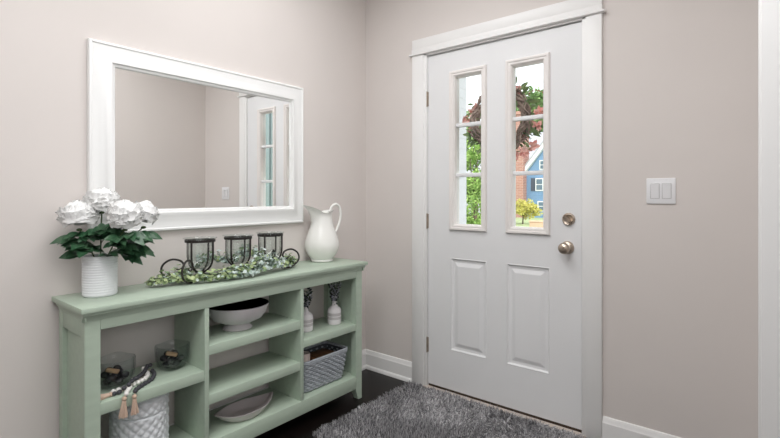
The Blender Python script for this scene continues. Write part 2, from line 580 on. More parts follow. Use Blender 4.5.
b = MB(); ylathe(b, [(0.032, 0), (0.032, 0.006), (0.028, 0.012), (0.026, 0.013), (0.024, 0.0115), (0.002, 0.0115)], 1.378, 1.070, YF)
db = b.build('deadbolt', M['nickel'], door, smooth=40)
b = MB()
t = bmesh.new(); bmesh.ops.create_cube(t, size=1)
for v in t.verts:
    v.co = V((v.co.x * 0.013, v.co.y * 0.016, v.co.z * 0.040))
bmesh.ops.bevel(t, geom=t.edges[:], offset=0.004, segments=2, affect='EDGES')
b.merge(t, Matrix.Translation((1.378, YF - 0.019, 1.070)) @ Matrix.Rotation(math.radians(-38), 4, 'Y'))
b.build('thumb_turn', M['nickel'], db)
for zc in (1.790, 1.031, 0.262):
    b = MB()
    b.tube([(0.512, -0.004, zc - 0.046), (0.512, -0.004, zc + 0.046)], 0.0075, 12)
    b.tube([(0.512, -0.004, zc - 0.050), (0.512, -0.004, zc - 0.046)], 0.005, 10); b.tube([(0.512, -0.004, zc + 0.046), (0.512, -0.004, zc + 0.050)], 0.005, 10)
    b.box(0.516, 0.524, -0.001, 0.006, zc - 0.044, zc + 0.044)
    b.build('hinge', M['hinge'], door)
# strike seen in the gap beside the knob
b = MB(); b.box(1.4415, 1.4445, 0.006, 0.04, 0.89, 0.96); b.build('latch_plate', M['hinge'], door, smooth=0)

# light switch
t = thing('light_switch', 'white double rocker light switch plate on the wall right of the door', 'light switch', (1.7855, -0.004, 1.152))
b = MB().box(1.728, 1.843, -0.006, 0.0, 1.152, 1.268, 0.003, 3); b.build('switch_plate', M['switch'], t)
for xc in (1.7625, 1.8085):
    b = MB().box(xc - 0.0180, xc + 0.0180, -0.0068, -0.0050, 1.176, 1.244); sl = b.build('rocker_slot', M['switch_gap'], t, smooth=0)
    b = MB()
    b.prism([(-0.0060, 1.1775), (-0.0072, 1.1775), (-0.0095, 1.209), (-0.0125, 1.2425), (-0.0060, 1.2425)], 0, xc - 0.0162, xc + 0.0162)
    b.build('rocker', M['switch'], t, smooth=0)
for xc in (1.7625, 1.8085):
    for zc in (1.160, 1.260):
        b = MB(); ylathe(b, [(0.0028, 0), (0.0028, 0.0008), (0.001, 0.001)], xc, zc, -0.0058, 10); b.build('screw', M['switch'], t)

# ------------------------------------------------------------------ wall mirror
t = thing('wall_mirror', 'large rectangular mirror in a wide white frame above the green console', 'mirror', (0.0, -1.136, 1.03))
mo = (-1.697, -0.575, 1.030, 1.828)
b = MB()
prof = [(0.0, 0.0005), (0.0, 0.020), (0.003, 0.024), (0.010, 0.026), (0.014, 0.022), (0.030, 0.021), (0.050, 0.024), (0.066, 0.032), (0.076, 0.036), (0.084, 0.035), (0.087, 0.028), (0.094, 0.026), (0.098, 0.022), (0.100, 0.014)]
b.rings([inset(mo, i) + (d,) for i, d in prof], 0)
b.build('mirror_frame', M['mirror_frame'], t, smooth=35)
g = inset(mo, 0.096)
b = MB().box(0.008, 0.015, g[0], g[1], g[2], g[3]); b.build('mirror_glass', M['mirror'], t, smooth=0)

# ------------------------------------------------------------------ console
con = thing('console_table', 'sage green open shelf console table under the white mirror', 'console table', (0.165, -1.085, 0))
G = M['green']
CY0, CY1, CXF, CXB = -1.800, -0.372, 0.305, 0.030
b = MB()
b.box(0.004, 0.330, -1.818, -0.346, 0.780, 0.800, 0.003)
b.build('table_top', G, con)
b = MB()     # cove under the top, three exposed sides
cove = [(0.0, 0.748), (0.004, 0.748), (0.006, 0.756), (0.012, 0.765), (0.018, 0.771), (0.019, 0.780), (0.0, 0.780)]
b.prism([(CXF - 0.002 + d, z) for d, z in cove], 1, CY0 - 0.010, CY1 + 0.012)
b.prism([(CY1 - 0.002 + d, z) for d, z in cove], 0, CXB, CXF + 0.012)
b.prism([(CY0 + 0.002 - d * 0.6, z) for d, z in cove], 0, CXB, CXF + 0.010)
b.build('cove_moulding', G, con, smooth=30)
LW = 0.050
b = MB().box(CXF - 0.022, CXF, CY0 + LW, CY1 - LW, 0.711, 0.780, 0.0015); b.build('apron', G, con)
b = MB().box(CXB + 0.004, CXB + 0.022, CY0 + LW, CY1 - LW, 0.711, 0.780, 0.0015); b.build('rear_rail', G, con)
def leg(front, left):
    y_out, y_in = (CY0, CY0 + LW) if left else (CY1, CY1 - LW)
    sgn = 1 if left else -1
    pts = [(y_out, 0.0), (y_out, 0.780), (y_in, 0.780), (y_in, 0.066)]
    for z, w in ((0.052, 0.049), (0.038, 0.045), (0.022, 0.038), (0.0, 0.030)):
        pts.append((y_out + sgn * w, z))
    b = MB()
    x0, x1 = (CXF - 0.040, CXF) if front else (CXB, CXB + 0.040)
    b.prism(pts, 0, x0, x1)
    bmesh.ops.bevel(b.bm, geom=[e for e in b.bm.edges if e.calc_length() > 0.2], offset=0.002, segments=2, affect='EDGES')
    b.build('leg', G, con, smooth=30)
for fr in (True, False):
    for le in (True, False):
        leg(fr, le)
for s_ in (-1, 1):
    ye = CY0 if s_ < 0 else CY1
    b = MB()
    yy = (ye - s_ * 0.016, ye - s_ * 0.026)
    b.box(CXB + 0.03, CXF - 0.03, min(yy), max(yy), 0.066, 0.775)
    b.build('side_panel', G, con, smooth=0)
    b = MB()
    yy = (ye - s_ * 0.001, ye - s_ * 0.020)
    b.box(CXB + 0.038, CXF - 0.038, min(yy), max(yy), 0.690, 0.778, 0.0015)
    b.build('side_rail', G, con)
    b = MB()
    b.box(CXB + 0.038, CXF - 0.038, min(yy), max(yy), 0.064, 0.136, 0.0015)
    b.build('side_rail', G, con)
for y in (-1.345, -0.824):
    b = MB().box(CXB + 0.005, CXF - 0.0015, y - 0.010, y + 0.010, 0.13, 0.779, 0.0015); b.build('divider', G, con)
def shelf(y0, y1, zt, th=0.043):
    b = MB()
    b.box(CXB + 0.006, CXF - 0.004, y0, y1, zt - 0.020, zt, 0.0012)
    b.box(CXF - 0.026, CXF - 0.003, y0, y1, zt - th, zt - 0.0005, 0.0015)
    b.build('shelf', G, con)
    b = MB().box(CXB + 0.006, CXB + 0.020, y0, y1, zt - th, zt - 0.020); b.build('shelf_rail', G, con, smooth=0)
YL0, YR1 = CY0 + 0.027, CY1 - 0.027
shelf(YL0, -1.355, 0.447)
shelf(-1.335, -0.834, 0.549)
shelf(-1.335, -0.834, 0.337)
shelf(-0.814, YR1, 0.442, 0.038)
b = MB()
b.box(CXB + 0.006, CXF - 0.002, YL0, YR1, 0.112, 0.136, 0.0012)
b.build('bottom_shelf', G, con)
b = MB().box(CXF - 0.024, CXF - 0.0005, CY0 + LW, CY1 - LW, 0.065, 0.1355, 0.0015); b.build('bottom_rail', G, con)

# ------------------------------------------------------------------ on the console: pot of peonies
TOP = 0.800
PX, PY = 0.122, -1.690
t = thing('flower_pot', 'white ribbed cylinder pot of peonies on the console left end', 'flower pot', (PX, PY, TOP))
prof = [(0.0, 0.001), (0.054, 0.0), (0.058, 0.003)]
nr = 15; PH = 0.0097
for i in range(nr):
    z = 0.006 + i * PH
    prof += [(0.0590, z), (0.0606, z + 0.003), (0.0606, z + 0.0058), (0.0590, z + 0.0088)]
prof += [(0.060, 0.154), (0.0595, 0.1565), (0.0570, 0.1565), (0.056, 0.153), (0.055, 0.010), (0.0, 0.009)]
b = MB().lathe(prof, 48, (PX, PY, TOP)); b.build('pot_body', M['pot'], t, smooth=60)
b = MB().lathe([(0.0, 0.129), (0.030, 0.130), (0.0545, 0.128)], 24, (PX, PY, TOP)); b.build('moss_fill', M['stem'], t)

def compound_leaf(par, base, d, L, up=V((0, 0, 1)), n3=3):
    b = MB()
    d = V(d).normalized()
    base = V(base)
    L *= 0.86
    st = L * 0.35
    bend = base + d * st
    b.tube([base, base + d * st * 0.5 + up * 0.003, bend], 0.0013, 5)
    side = d.cross(up).normalized()
    nm = (side.cross(d).normalized() + V((0.55, -0.30, 0.1))).normalized()
    for a in ((-0.95, -0.5, 0.0, 0.5, 0.95) if n3 == 5 else (-0.62, 0.0, 0.62)):
        dd = (d * math.cos(a) + side * math.sin(a) + V((0, 0, random.uniform(-0.2, 0.12)))).normalized()
        ll = L * (0.72 if abs(a) < 0.1 else 0.58) * random.uniform(0.9, 1.1)
        b.leaf(bend - dd * 0.004, dd, nm + rnd_dir() * 0.35, ll, ll * 0.60, curl=random.uniform(0.05, 0.35), n=6)
    b.build('leaf', M['leaf_dark'], par, smooth=180)

def peony(center, rx, rz, tilt, label, leaves, n=2):
    c = V(center)
    base = V((PX + (c.x - PX) * 0.18, PY + (c.y - PY) * 0.18, TOP + 0.128))
    t = thing('peony', label, 'flower', tuple(base), 'white peonies in the ribbed pot')
    b = MB()
    neck = c - V((0, 0, rz * 0.75))
    pth = spline([base, base.lerp(neck, 0.5) + V((0, 0, 0.012)), neck], 6)
    b.tube(pth, 0.0026, 7)
    b.ball(neck, 0.010, 2, (1, 1, 0.6))
    b.build('stem', M['stem'], t)
    b = MB()
    R = Matrix.Rotation(tilt[0], 3, 'X') @ Matrix.Rotation(tilt[1], 3, 'Y')
    # layers of ruffled petals: inner upright and curled, outer spread
    layers = [(0.08, 84, 8, 0.36), (0.24, 72, 12, 0.40), (0.42, 60, 15, 0.44), (0.58, 48, 17, 0.46), (0.72, 35, 18, 0.48), (0.85, 20, 19, 0.50), (0.92, 4, 19, 0.50), (0.90, -14, 17, 0.48)]
    for li, (rad, el, cnt, size) in enumerate(layers):
        for k in range(cnt):
            az = 2 * PI * (k + 0.5 * (li % 2)) / cnt + random.uniform(-0.12, 0.12)
            e = math.radians(el + random.uniform(-9, 9))
            out = V((math.cos(az), math.sin(az), 0))
            nrm = out * math.cos(e) + V((0, 0, 1)) * math.sin(e)
            tip = V((-math.sin(e) * out.x, -math.sin(e) * out.y, math.cos(e)))    # up along the dome
            sd = nrm.cross(tip)
            w = rx * size * random.uniform(0.75, 1.05); h = rx * size * random.uniform(0.75, 1.0)
            cc = out * (rx * rad * 0.78 * max(0.35, max(0.0, math.cos(e)) ** 0.5)) + V((0, 0, rz * 0.9 * math.sin(e) * 0.85 + random.uniform(-0.05, 0.05) * rz))
            rows = []
            ph = random.random() * 6
            for i in range(5):
                v_ = i / 4
                row = []
                for j in range(6):
                    u = (j / 5 - 0.5) * 2
                    ww = w * 0.5 * (0.45 + 0.75 * math.sin(PI * min(1, 0.15 + v_ * 0.72)))
                    ruff = 0.06 * rx * math.sin(u * 6 + ph) * v_ ** 2 + random.uniform(-0.018, 0.018) * rx
                    p = cc + sd * (u * ww) + tip * ((v_ - 0.45) * h * (1 - 0.22 * u * u * v_)) - nrm * (0.30 * u * u * ww) - nrm * (0.25 * h * (v_ - 0.35) ** 2 * (1 if el > 25 else -1.0)) + nrm * ruff
                    p.z *= rz / rx * 1.25 if rz < rx else 1
                    row.append(c + R @ p)
                rows.append(row)
            b.grid(rows)
    b.build('bloom', M['peony'], t, smooth=180)
    for f, d, L, n3 in leaves:
        compound_leaf(t, pth[int(f * (len(pth) - 1))], d, L, n3=n3)

LV = {
 0: [(0.92, (0.7, -0.5, -0.1), 0.10, 5), (0.9, (0.2, 0.8, -0.1), 0.11, 5), (0.85, (0.8, 0.1, -0.15), 0.11, 5), (0.75, (-0.3, -0.8, -0.1), 0.12, 5), (0.45, (-0.38, -0.75, 0.20), 0.125, 5), (0.3, (-0.3, -0.75, -0.02), 0.125, 5), (0.35, (0.75, -0.55, 0.1), 0.12, 5), (0.6, (-0.5, -0.45, 0.0), 0.11, 3), (0.55, (0.7, -0.7, 0.05), 0.11, 3), (0.4, (0.2, -0.9, 0.3), 0.11, 5), (0.25, (0.75, -0.3, 0.3), 0.10, 5)],
 1: [(0.55, (0.9, -0.2, 0.3), 0.11, 5), (0.8, (0.8, 0.1, -0.25), 0.12, 5), (0.45, (0.8, 0.3, 0.5), 0.11, 5), (0.7, (0.7, 0.6, 0.05), 0.12, 5), (0.6, (0.9, 0.0, 0.2), 0.12, 5), (0.35, (0.7, 0.2, 0.5), 0.11, 5), (0.3, (0.5, -0.75, 0.25), 0.12, 5), (0.5, (0.8, -0.3, 0.2), 0.12, 5), (0.55, (-0.5, 0.6, 0.2), 0.10, 3), (0.6, (0.8, 0.3, -0.1), 0.12, 5), (0.45, (0.6, 0.7, 0.2), 0.12, 5), (0.65, (0.7, -0.6, 0.0), 0.11, 5)],
 2: [(0.92, (0.7, 0.3, -0.2), 0.11, 5), (0.55, (0.9, -0.3, 0.05), 0.10, 5), (0.85, (0.5, 0.8, -0.05), 0.12, 5), (0.8, (0.8, -0.4, -0.1), 0.11, 5), (0.7, (0.3, 0.9, -0.2), 0.13, 5), (0.35, (0.75, 0.25, 0.02), 0.12, 5), (0.3, (0.6, 0.75, 0.05), 0.13, 5), (0.5, (0.5, 0.8, 0.12), 0.12, 5), (0.2, (0.8, -0.25, 0.2), 0.10, 5), (0.6, (0.7, 0.5, -0.25), 0.11, 5), (0.45, (0.8, 0.1, 0.3), 0.11, 5), (0.25, (0.6, 0.6, 0.35), 0.12, 5)],
 3: [(0.9, (0.8, -0.1, -0.15), 0.11, 5), (0.6, (0.9, -0.2, -0.1), 0.11, 5), (0.8, (0.3, 0.9, -0.1), 0.12, 5), (0.75, (0.8, 0.2, -0.1), 0.11, 5), (0.4, (0.45, 0.85, -0.05), 0.14, 5), (0.45, (0.55, 0.8, -0.35), 0.14, 5), (0.65, (0.3, 0.9, 0.05), 0.11, 3), (0.3, (0.75, 0.55, -0.35), 0.13, 5), (0.3, (0.5, 0.8, 0.2), 0.13, 5), (0.55, (0.6, 0.6, 0.1), 0.12, 5)]}
peony((0.114, -1.758, 1.113), 0.089, 0.072, (0.10, -0.10), 'white peony bloom, leftmost of the four in the ribbed pot', LV[0])
peony((0.140, -1.690, 1.170), 0.078, 0.062, (0.0, 0.0), 'tallest white peony bloom at the top of the bouquet', LV[1])
peony((0.258, -1.652, 1.112), 0.080, 0.070, (0.12, 0.22), 'front white peony bloom facing the room, right of the pot centre', LV[2])
peony((0.200, -1.560, 1.114), 0.070, 0.070, (-0.25, 0.15), 'white peony bloom, rightmost of the four beside the mirror frame', LV[3])

# ------------------------------------------------------------------ iron candle holder with three glass cups
CUPS = [(0.150, -1.292), (0.155, -1.100), (0.140, -0.900)]
t = thing('candle_holder', 'dark iron scrolled candle holder for three glass cups on the console', 'candle holder', (0.15, -1.085, TOP))
RAILZ = TOP + 0.036
pts = [V((CUPS[0][0], CUPS[0][1], RAILZ)), V((0.152, -1.20, TOP + 0.016)), V((0.155, -1.14, TOP + 0.018)), V((CUPS[1][0], CUPS[1][1], RAILZ)), V((0.152, -1.03, TOP + 0.018)), V((0.146, -0.96, TOP + 0.016)), V((CUPS[2][0], CUPS[2][1], RAILZ))]
b = MB().tube(spline(pts, 8), 0.0045, 8); b.build('base_rail', M['iron'], t)
def scroll(c, d, sc=1.0, zc=1.0):
    d = V((d[0], d[1], 0)).normalized()
    sz = [(0, 0.036), (0.022, 0.020), (0.050, 0.006), (0.083, 0.012), (0.106, 0.040), (0.103, 0.074), (0.080, 0.095), (0.054, 0.088), (0.046, 0.066), (0.058, 0.052), (0.072, 0.060)]
    b = MB()
    P_ = spline([V((c[0], c[1], TOP)) + d * (s_ * sc) + V((0, 0, z * (zc if z > 0.01 else 1))) for s_, z in sz], 6)
    n = len(P_)
    b.tube(P_, [0.0046 if i < n * 0.8 else 0.0046 - 0.002 * (i - n * 0.8) / (n * 0.2) for i in range(n)], 8)
    b.build('scroll', M['iron'], t)
scroll(CUPS[0], (0.48, -0.85), 1.25, 1.12)
scroll(CUPS[0], (-0.55, -0.80), 1.50, 1.08)
scroll(CUPS[2], (0.34, 0.94), 1.45, 1.08)
scroll(CUPS[2], (-0.62, 0.70), 1.0, 1.0)
for (x, y) in CUPS:
    b = MB()
    b.lathe([(0.0615, 0.179), (0.0655, 0.179), (0.0655, 0.190), (0.0615, 0.190), (0.0615, 0.179)], 32, (x, y, TOP), cap=False)
    b.build('cup_ring', M['iron'], t)
    for k in range(4):
        a = math.radians(28 + 90 * k)
        o = V((math.cos(a), math.sin(a), 0))
        pp = [V((x, y, TOP)) + o * r + V((0, 0, z)) for r, z in ((0.064, 0.186), (0.0645, 0.150), (0.0640, 0.115), (0.060, 0.088), (0.047, 0.064), (0.026, 0.047), (0.0, 0.036))]
        b = MB().tube(spline(pp, 5), 0.0045, 7); b.build('strap', M['iron'], t)
    nm = {0: 'leftmost', 1: 'middle', 2: 'rightmost'}[CUPS.index((x, y))]
    lab = ['clear glass candle cup on the holder end nearest the peonies', 'clear glass candle cup in the middle of the iron holder', 'clear glass candle cup on the holder end nearest the pitcher'][CUPS.index((x, y))]
    b = MB()
    b.lathe([(0.0, 0.0575), (0.022, 0.060), (0.040, 0.070), (0.052, 0.088), (0.0575, 0.112), (0.0590, 0.182), (0.0625, 0.1915), (0.0725, 0.1955), (0.0730, 0.1985), (0.0710, 0.1985), (0.0600, 0.1950), (0.0565, 0.184), (0.0550, 0.114), (0.0495, 0.091), (0.037, 0.074), (0.0, 0.063)], 40, (x, y, TOP))
    o = b.build('candle_cup', M['glass_cup'], smooth=60)
    tag(o, lab, 'candle cup', 'glass candle cups in the iron holder')

# eucalyptus garland
t = thing('eucalyptus_garland', 'green eucalyptus garland wound around the iron candle holder', 'garland', (0.15, -1.1, TOP))
paths = [
    [(0.115, -1.500, 0.012), (0.150, -1.445, 0.020), (0.135, -1.385, 0.026), (0.095, -1.30, 0.040), (0.075, -1.20, 0.085), (0.080, -1.10, 0.055), (0.075, -0.99, 0.10), (0.090, -0.90, 0.04)],
    [(0.150, -1.400, 0.016), (0.205, -1.320, 0.015), (0.228, -1.230, 0.014), (0.250, -1.150, 0.014), (0.238, -1.060, 0.022), (0.215, -0.980, 0.030), (0.200, -0.900, 0.022), (0.170, -0.820, 0.020), (0.125, -0.735, 0.016)],
    [(0.190, -1.200, 0.030), (0.225, -1.100, 0.036), (0.185, -1.000, 0.080), (0.190, -0.950, 0.060), (0.165, -0.84, 0.040), (0.12, -0.74, 0.03)]]
bs_, bp_, bl_ = MB(), MB(), MB()
for pi, p in enumerate(paths):
    S = spline([(x, y, TOP + z) for x, y, z in p], 10)
    bs_.tube(S, 0.0018, 5)
    n = len(S)
    for i, q in enumerate(S):
        f = i / n
        lump = 0.75 + 0.5 * abs(math.sin(i * 0.55 + pi))
        for k in range(13 if pi != 2 else 12):
            o = rnd_dir()
            o.z = abs(o.z) * 1.0
            rad = lump * random.uniform(0.004, 0.046) * (0.6 if f < 0.1 or f > 0.92 else 1.0)
            c = q + V((o.x * rad, o.y * rad, o.z * rad * 1.05))
            c.z = max(c.z, TOP + 0.004)
            if any((c.x - cx_) ** 2 + (c.y - cy_) ** 2 < 0.066 ** 2 and c.z > TOP + 0.045 for cx_, cy_ in CUPS):
                continue
            tgt = bp_ if (0.35 < f < 0.85 and random.random() < 0.62) or random.random() < 0.15 else bl_
            tgt.disc_leaf(c, o + V((0, 0, 0.6)) + rnd_dir() * 0.7, random.uniform(0.006, 0.0115))
            if k % 3 == 0:
                bs_.tube([q, c], 0.0008, 3)
bs_.build('stem', M['stem'], t)
bp_.build('leaves', M['euc_pale'], t, smooth=0, label='silvery eucalyptus leaves')
bl_.build('leaves', M['euc_lime'], t, smooth=0, label='yellow green eucalyptus leaves')

# ------------------------------------------------------------------ pitcher
QX, QY = 0.105, -0.505
t = thing('pitcher', 'white ceramic water pitcher with a looped handle on the console right end', 'pitcher', (QX, QY, TOP))
prof = [(0.0, 0.002), (0.058, 0.0), (0.064, 0.003), (0.065, 0.010), (0.062, 0.014), (0.068, 0.022), (0.085, 0.045), (0.098, 0.075), (0.101, 0.098), (0.097, 0.125), (0.086, 0.160), (0.073, 0.195), (0.062, 0.230), (0.055, 0.260), (0.053, 0.278), (0.056, 0.292), (0.061, 0.300)]
prof_in = [(0.058, 0.299), (0.052, 0.290), (0.049, 0.276), (0.051, 0.258), (0.058, 0.228), (0.080, 0.160), (0.092, 0.10), (0.060, 0.020), (0.0, 0.018)]
SP = -PI / 2 - 0.25      # the spout points to the near end of the console
def pmod(a, r, z):
    k = max(0.0, (z - 0.225) / 0.075)
    d = math.cos(a - SP)
    e = max(0.0, d) ** 3
    back = max(0.0, -d)
    rr = r + e * 0.056 * k ** 1.5 + back * 0.010 * k
    zz = z + (e * 0.034 - 0.012 * math.sin(max(0, 1 - abs(d) * 1.4) * PI / 2) + back * 0.004) * k ** 1.5
    rr *= 1 + 0.006 * math.cos(8 * a) * min(1, z / 0.05)
    return rr * math.cos(a), rr * math.sin(a), zz
b = MB().lathe(prof + prof_in, 56, (QX, QY, TOP), mod=pmod); b.build('pitcher_body', M['ceramic'], t, smooth=60)
hd = V((-math.cos(SP), -math.sin(SP), 0))
hp = [(0.050, 0.292), (0.066, 0.322), (0.092, 0.338), (0.118, 0.322), (0.128, 0.280), (0.122, 0.235), (0.106, 0.195), (0.090, 0.165), (0.082, 0.150)]
S = spline([V((QX, QY, TOP)) + hd * s_ + V((0, 0, z)) for s_, z in hp], 6)
b = MB().tube(S, [0.0085 - 0.002 * abs(i / len(S) - 0.5) for i in range(len(S))], 10); b.build('handle', M['ceramic'], t, smooth=180)

# ------------------------------------------------------------------ shelf contents
# fluted compote bowl with a dark inside
SX, SY, SZ = 0.165, -1.110, 0.549
t = thing('compote_bowl', 'pale fluted footed bowl with dark inside on the top middle shelf', 'bowl', (SX, SY, SZ))
prof = [(0.0, 0.001), (0.066, 0.0), (0.070, 0.004), (0.062, 0.012), (0.048, 0.024), (0.046, 0.030), (0.080, 0.037), (0.114, 0.053), (0.133, 0.078), (0.141, 0.106), (0.146, 0.116), (0.147, 0.119)]
def flute(a, r, z):
    k = 1 + (0.010 * abs(math.sin(12 * a)) if 0.034 < z < 0.108 else 0)
    return r * k * math.cos(a), r * k * math.sin(a), z
b = MB().lathe(prof, 96, (SX, SY, SZ), mod=flute); b.build('bowl_body', M['bowl_out'], t, smooth=60)
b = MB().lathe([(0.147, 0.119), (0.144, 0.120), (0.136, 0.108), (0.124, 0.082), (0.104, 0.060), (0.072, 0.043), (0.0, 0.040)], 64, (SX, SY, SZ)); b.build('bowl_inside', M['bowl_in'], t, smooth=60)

# boat shaped dish
BX, BY, BZ = 0.212, -1.100, 0.136
t = thing('boat_dish', 'grey white boat shaped dish with pointed ends on the bottom shelf', 'dish', (BX, BY, BZ))
def boat(u, w, h, thick=0.0):
    return u
def boat_rows(scl, zoff, zin):
    rows = []
    L, W, H = 0.150, 0.080, 0.042
    for zf in (0.0, 0.12, 0.3, 0.55, 0.8, 1.0):
        row = []
        for k in range(64):
            a = 2 * PI * k / 64
            s_ = 0.52 + 0.48 * zf ** 0.7
            ca, sa = math.cos(a), math.sin(a)
            yy = L * s_ * scl * (abs(ca) ** 0.9) * (1 if ca > 0 else -1)
            tip = abs(ca) ** 5
            xx = W * (0.62 + 0.38 * zf ** 0.7) * scl * (1 if sa > 0 else -1) * max(0.0, 1 - abs(ca) ** 2.1) ** 0.78
            zz = zoff + (H - zin) * zf + 0.018 * tip * zf
            yy *= 1 + 0.08 * tip * zf
            row.append(V((BX + xx, BY + yy, BZ + zz)))
        rows.append(row)
    return rows
b = MB(); g_ = b.grid(boat_rows(1.0, 0.0, 0.0), close_v=True); b.bm.faces.new(g_[0]); b.build('dish_body', M['dish_out'], t, smooth=60)
b = MB(); R1 = boat_rows(1.0, 0.0, 0.0)[-1]; g_ = b.grid([R1] + boat_rows(0.955, 0.006, 0.005)[::-1], close_v=True); b.bm.faces.new(g_[-1]); b.build('dish_inside', M['dish_in'], t, smooth=60)

# two small bottle vases with sprigs
def vase(x, y, z, lab, sl, seed, hide=False):
    random.seed(seed)
    t = thing('bud_vase', lab, 'vase', (x, y, z), 'striped bud vases on the right shelf')
    p = [(0.0, 0.0), (0.036, 0.0), (0.0395, 0.004), (0.040, 0.012), (0.040, 0.030)]
    b = MB().lathe(p, 36, (x, y, z)); b.build('vase_body', M['vase'], t)
    b = MB().lathe([(0.040, 0.030), (0.0402, 0.031), (0.0402, 0.044), (0.040, 0.045)], 36, (x, y, z), cap=False); b.build('vase_band', M['vase_band'], t, label='grey band')
    b = MB().lathe([(0.040, 0.045), (0.040, 0.050)], 36, (x, y, z), cap=False); b.build('vase_body', M['vase'], t)
    b = MB().lathe([(0.040, 0.050), (0.0402, 0.051), (0.0402, 0.066), (0.040, 0.067)], 36, (x, y, z), cap=False); b.build('vase_band', M['vase_band'], t, label='grey band')
    b = MB().lathe([(0.040, 0.067), (0.040, 0.074), (0.037, 0.086), (0.029, 0.096), (0.018, 0.103), (0.0145, 0.109), (0.0140, 0.124), (0.0165, 0.128), (0.0165, 0.133), (0.0125, 0.133), (0.0110, 0.122), (0.012, 0.108), (0.0, 0.105)], 36, (x, y, z)); b.build('vase_neck', M['vase'], t)
    s = thing('flower_sprig', sl, 'flower sprig', (x, y, z + 0.106), 'flower sprigs in the bud vases')
    bs_, bd, bw = MB(), MB(), MB()
    for k in range(11):
        a = random.random() * 2 * PI
        sp_ = random.uniform(0.008, 0.046)
        tip = V((x + math.cos(a) * sp_, y + math.sin(a) * sp_, z + random.uniform(0.175, 0.243)))
        S = spline([V((x, y, z + 0.108)), V((x + math.cos(a) * 0.006, y + math.sin(a) * 0.006, z + 0.135)), tip], 6)
        bs_.tube(S, 0.0011, 4)
        for q in S[5:]:
            for j in range(6):
                d = rnd_dir()
                if random.random() < 0.42:
                    bd.leaf(q, d + V((0, 0, 0.3)), rnd_dir(), random.uniform(0.014, 0.024), 0.010, n=2)
                else:
                    bw.disc_leaf(q + d * 0.008, d, random.uniform(0.004, 0.008), 5)
    bs_.build('stem', M['stem'], s); bd.build('leaves', M['sprig_dark'], s, smooth=0); bw.build('blossoms', M['sprig_white'], s, smooth=0)
vase(0.175, -0.690, 0.442, 'small striped white bottle vase half hidden by the shelf divider', 'dark sprig in the vase half hidden by the divider', 3)
vase(0.195, -0.490, 0.442, 'small striped white bottle vase standing clear on the right shelf', 'pale flower sprig in the vase standing clear on the right shelf', 5)
random.seed(21)

# woven basket with candles inside
KX0, KX1, KY0, KY1, KZ = 0.085, 0.275, -0.782, -0.455, 0.136
t = thing('woven_basket', 'blue grey woven basket on the bottom right shelf', 'basket', (0.18, -0.62, KZ))
def rrect(ins, z, n=30, cr=0.022, x0=KX0, x1=KX1, y0=KY0, y1=KY1):
    """rounded rectangle path with evenly spread points"""
    x0, x1, y0, y1 = x0 + ins, x1 - ins, y0 + ins, y1 - ins
    cor = [(x1 - cr, y1 - cr, 0), (x0 + cr, y1 - cr, 90), (x0 + cr, y0 + cr, 180), (x1 - cr, y0 + cr, 270)]
    poly = []
    for cx_, cy_, a0 in cor:
        for k in range(7):
            a = math.radians(a0 + 15 * k)
            poly.append(V((cx_ + cr * math.cos(a), cy_ + cr * math.sin(a), z)))
    per = [0]
    for i in range(len(poly)):
        per.append(per[-1] + (poly[(i + 1) % len(poly)] - poly[i]).length)
    out = []
    i = 0
    for k in range(n):
        s_ = per[-1] * k / n
        while per[i + 1] < s_:
            i += 1
        f = (s_ - per[i]) / max(1e-9, per[i + 1] - per[i])
        out.append(poly[i].lerp(poly[(i + 1) % len(poly)], f))
    return out
BH = 0.172
NST = 44
wv = MB()
rows_n = 12
for r in range(rows_n):
    f = (r + 0.5) / rows_n
    z = KZ + 0.006 + f * (BH - 0.022)
    ins = 0.020 * (1 - f)
    A_ = rrect(ins + 0.004, z, NST * 2); C_ = V(((KX0 + KX1) / 2, (KY0 + KY1) / 2, z))
    pth = []
    for i, q in enumerate(A_):
        q2 = A_[(i + 1) % len(A_)]
        tn = (q2 - A_[i - 1]).normalized()
        no = V((tn.y, -tn.x, 0))
        amp = 0.0042 * (1 if ((i // 2) + r) % 2 == 0 else -1) if i % 2 == 0 else 0
        pth.append(q + no * amp)
    wv.tube(pth, 0.0070, 6, closed=True)
wv.build('weave', M['basket'], t, smooth=180)
b = MB()
for k in range(NST):
    lo = rrect(0.024, KZ + 0.003, NST)[k]; hi = rrect(0.004, KZ + BH - 0.01, NST)[k]
    b.tube([lo, hi], 0.003, 5)
b.build('stakes', M['basket'], t)
b = MB()
for dz in (0.0, 0.008):
    b.tube(rrect(0.001, KZ + BH - 0.010 + dz, 80), 0.0072, 8, closed=True)
b.build('rim', M['basket'], t, smooth=180)
b = MB()
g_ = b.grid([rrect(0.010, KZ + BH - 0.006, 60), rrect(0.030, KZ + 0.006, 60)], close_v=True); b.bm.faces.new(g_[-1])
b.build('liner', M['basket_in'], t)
t = thing('pillar_candle', 'blush pillar candle standing in the woven basket', 'candle', (0.205, -0.735, KZ + 0.007))
b = MB().lathe([(0.0, 0.0), (0.030, 0.0), (0.031, 0.002), (0.031, 0.190), (0.029, 0.195), (0.024, 0.193), (0.0, 0.189)], 32, (0.212, -0.732, KZ + 0.007)); b.build('wax', M['candle'], t)
b = MB().tube([(0.212, -0.732, KZ + 0.194), (0.213, -0.732, KZ + 0.206)], 0.0012, 5); b.build('wick', M['wick'], t)
t = thing('wooden_box', 'small brown wooden box lying in the woven basket', 'wooden box', (0.19, -0.59, KZ + 0.007))
b = MB().box(0.135, 0.240, -0.680, -0.520, KZ + 0.007, KZ + 0.135, 0.003); b.build('box_body', M['wood'], t)
b = MB().box(0.132, 0.243, -0.683, -0.517, KZ + 0.1355, KZ + 0.158, 0.004); b.build('box_lid', M['wood'], t)

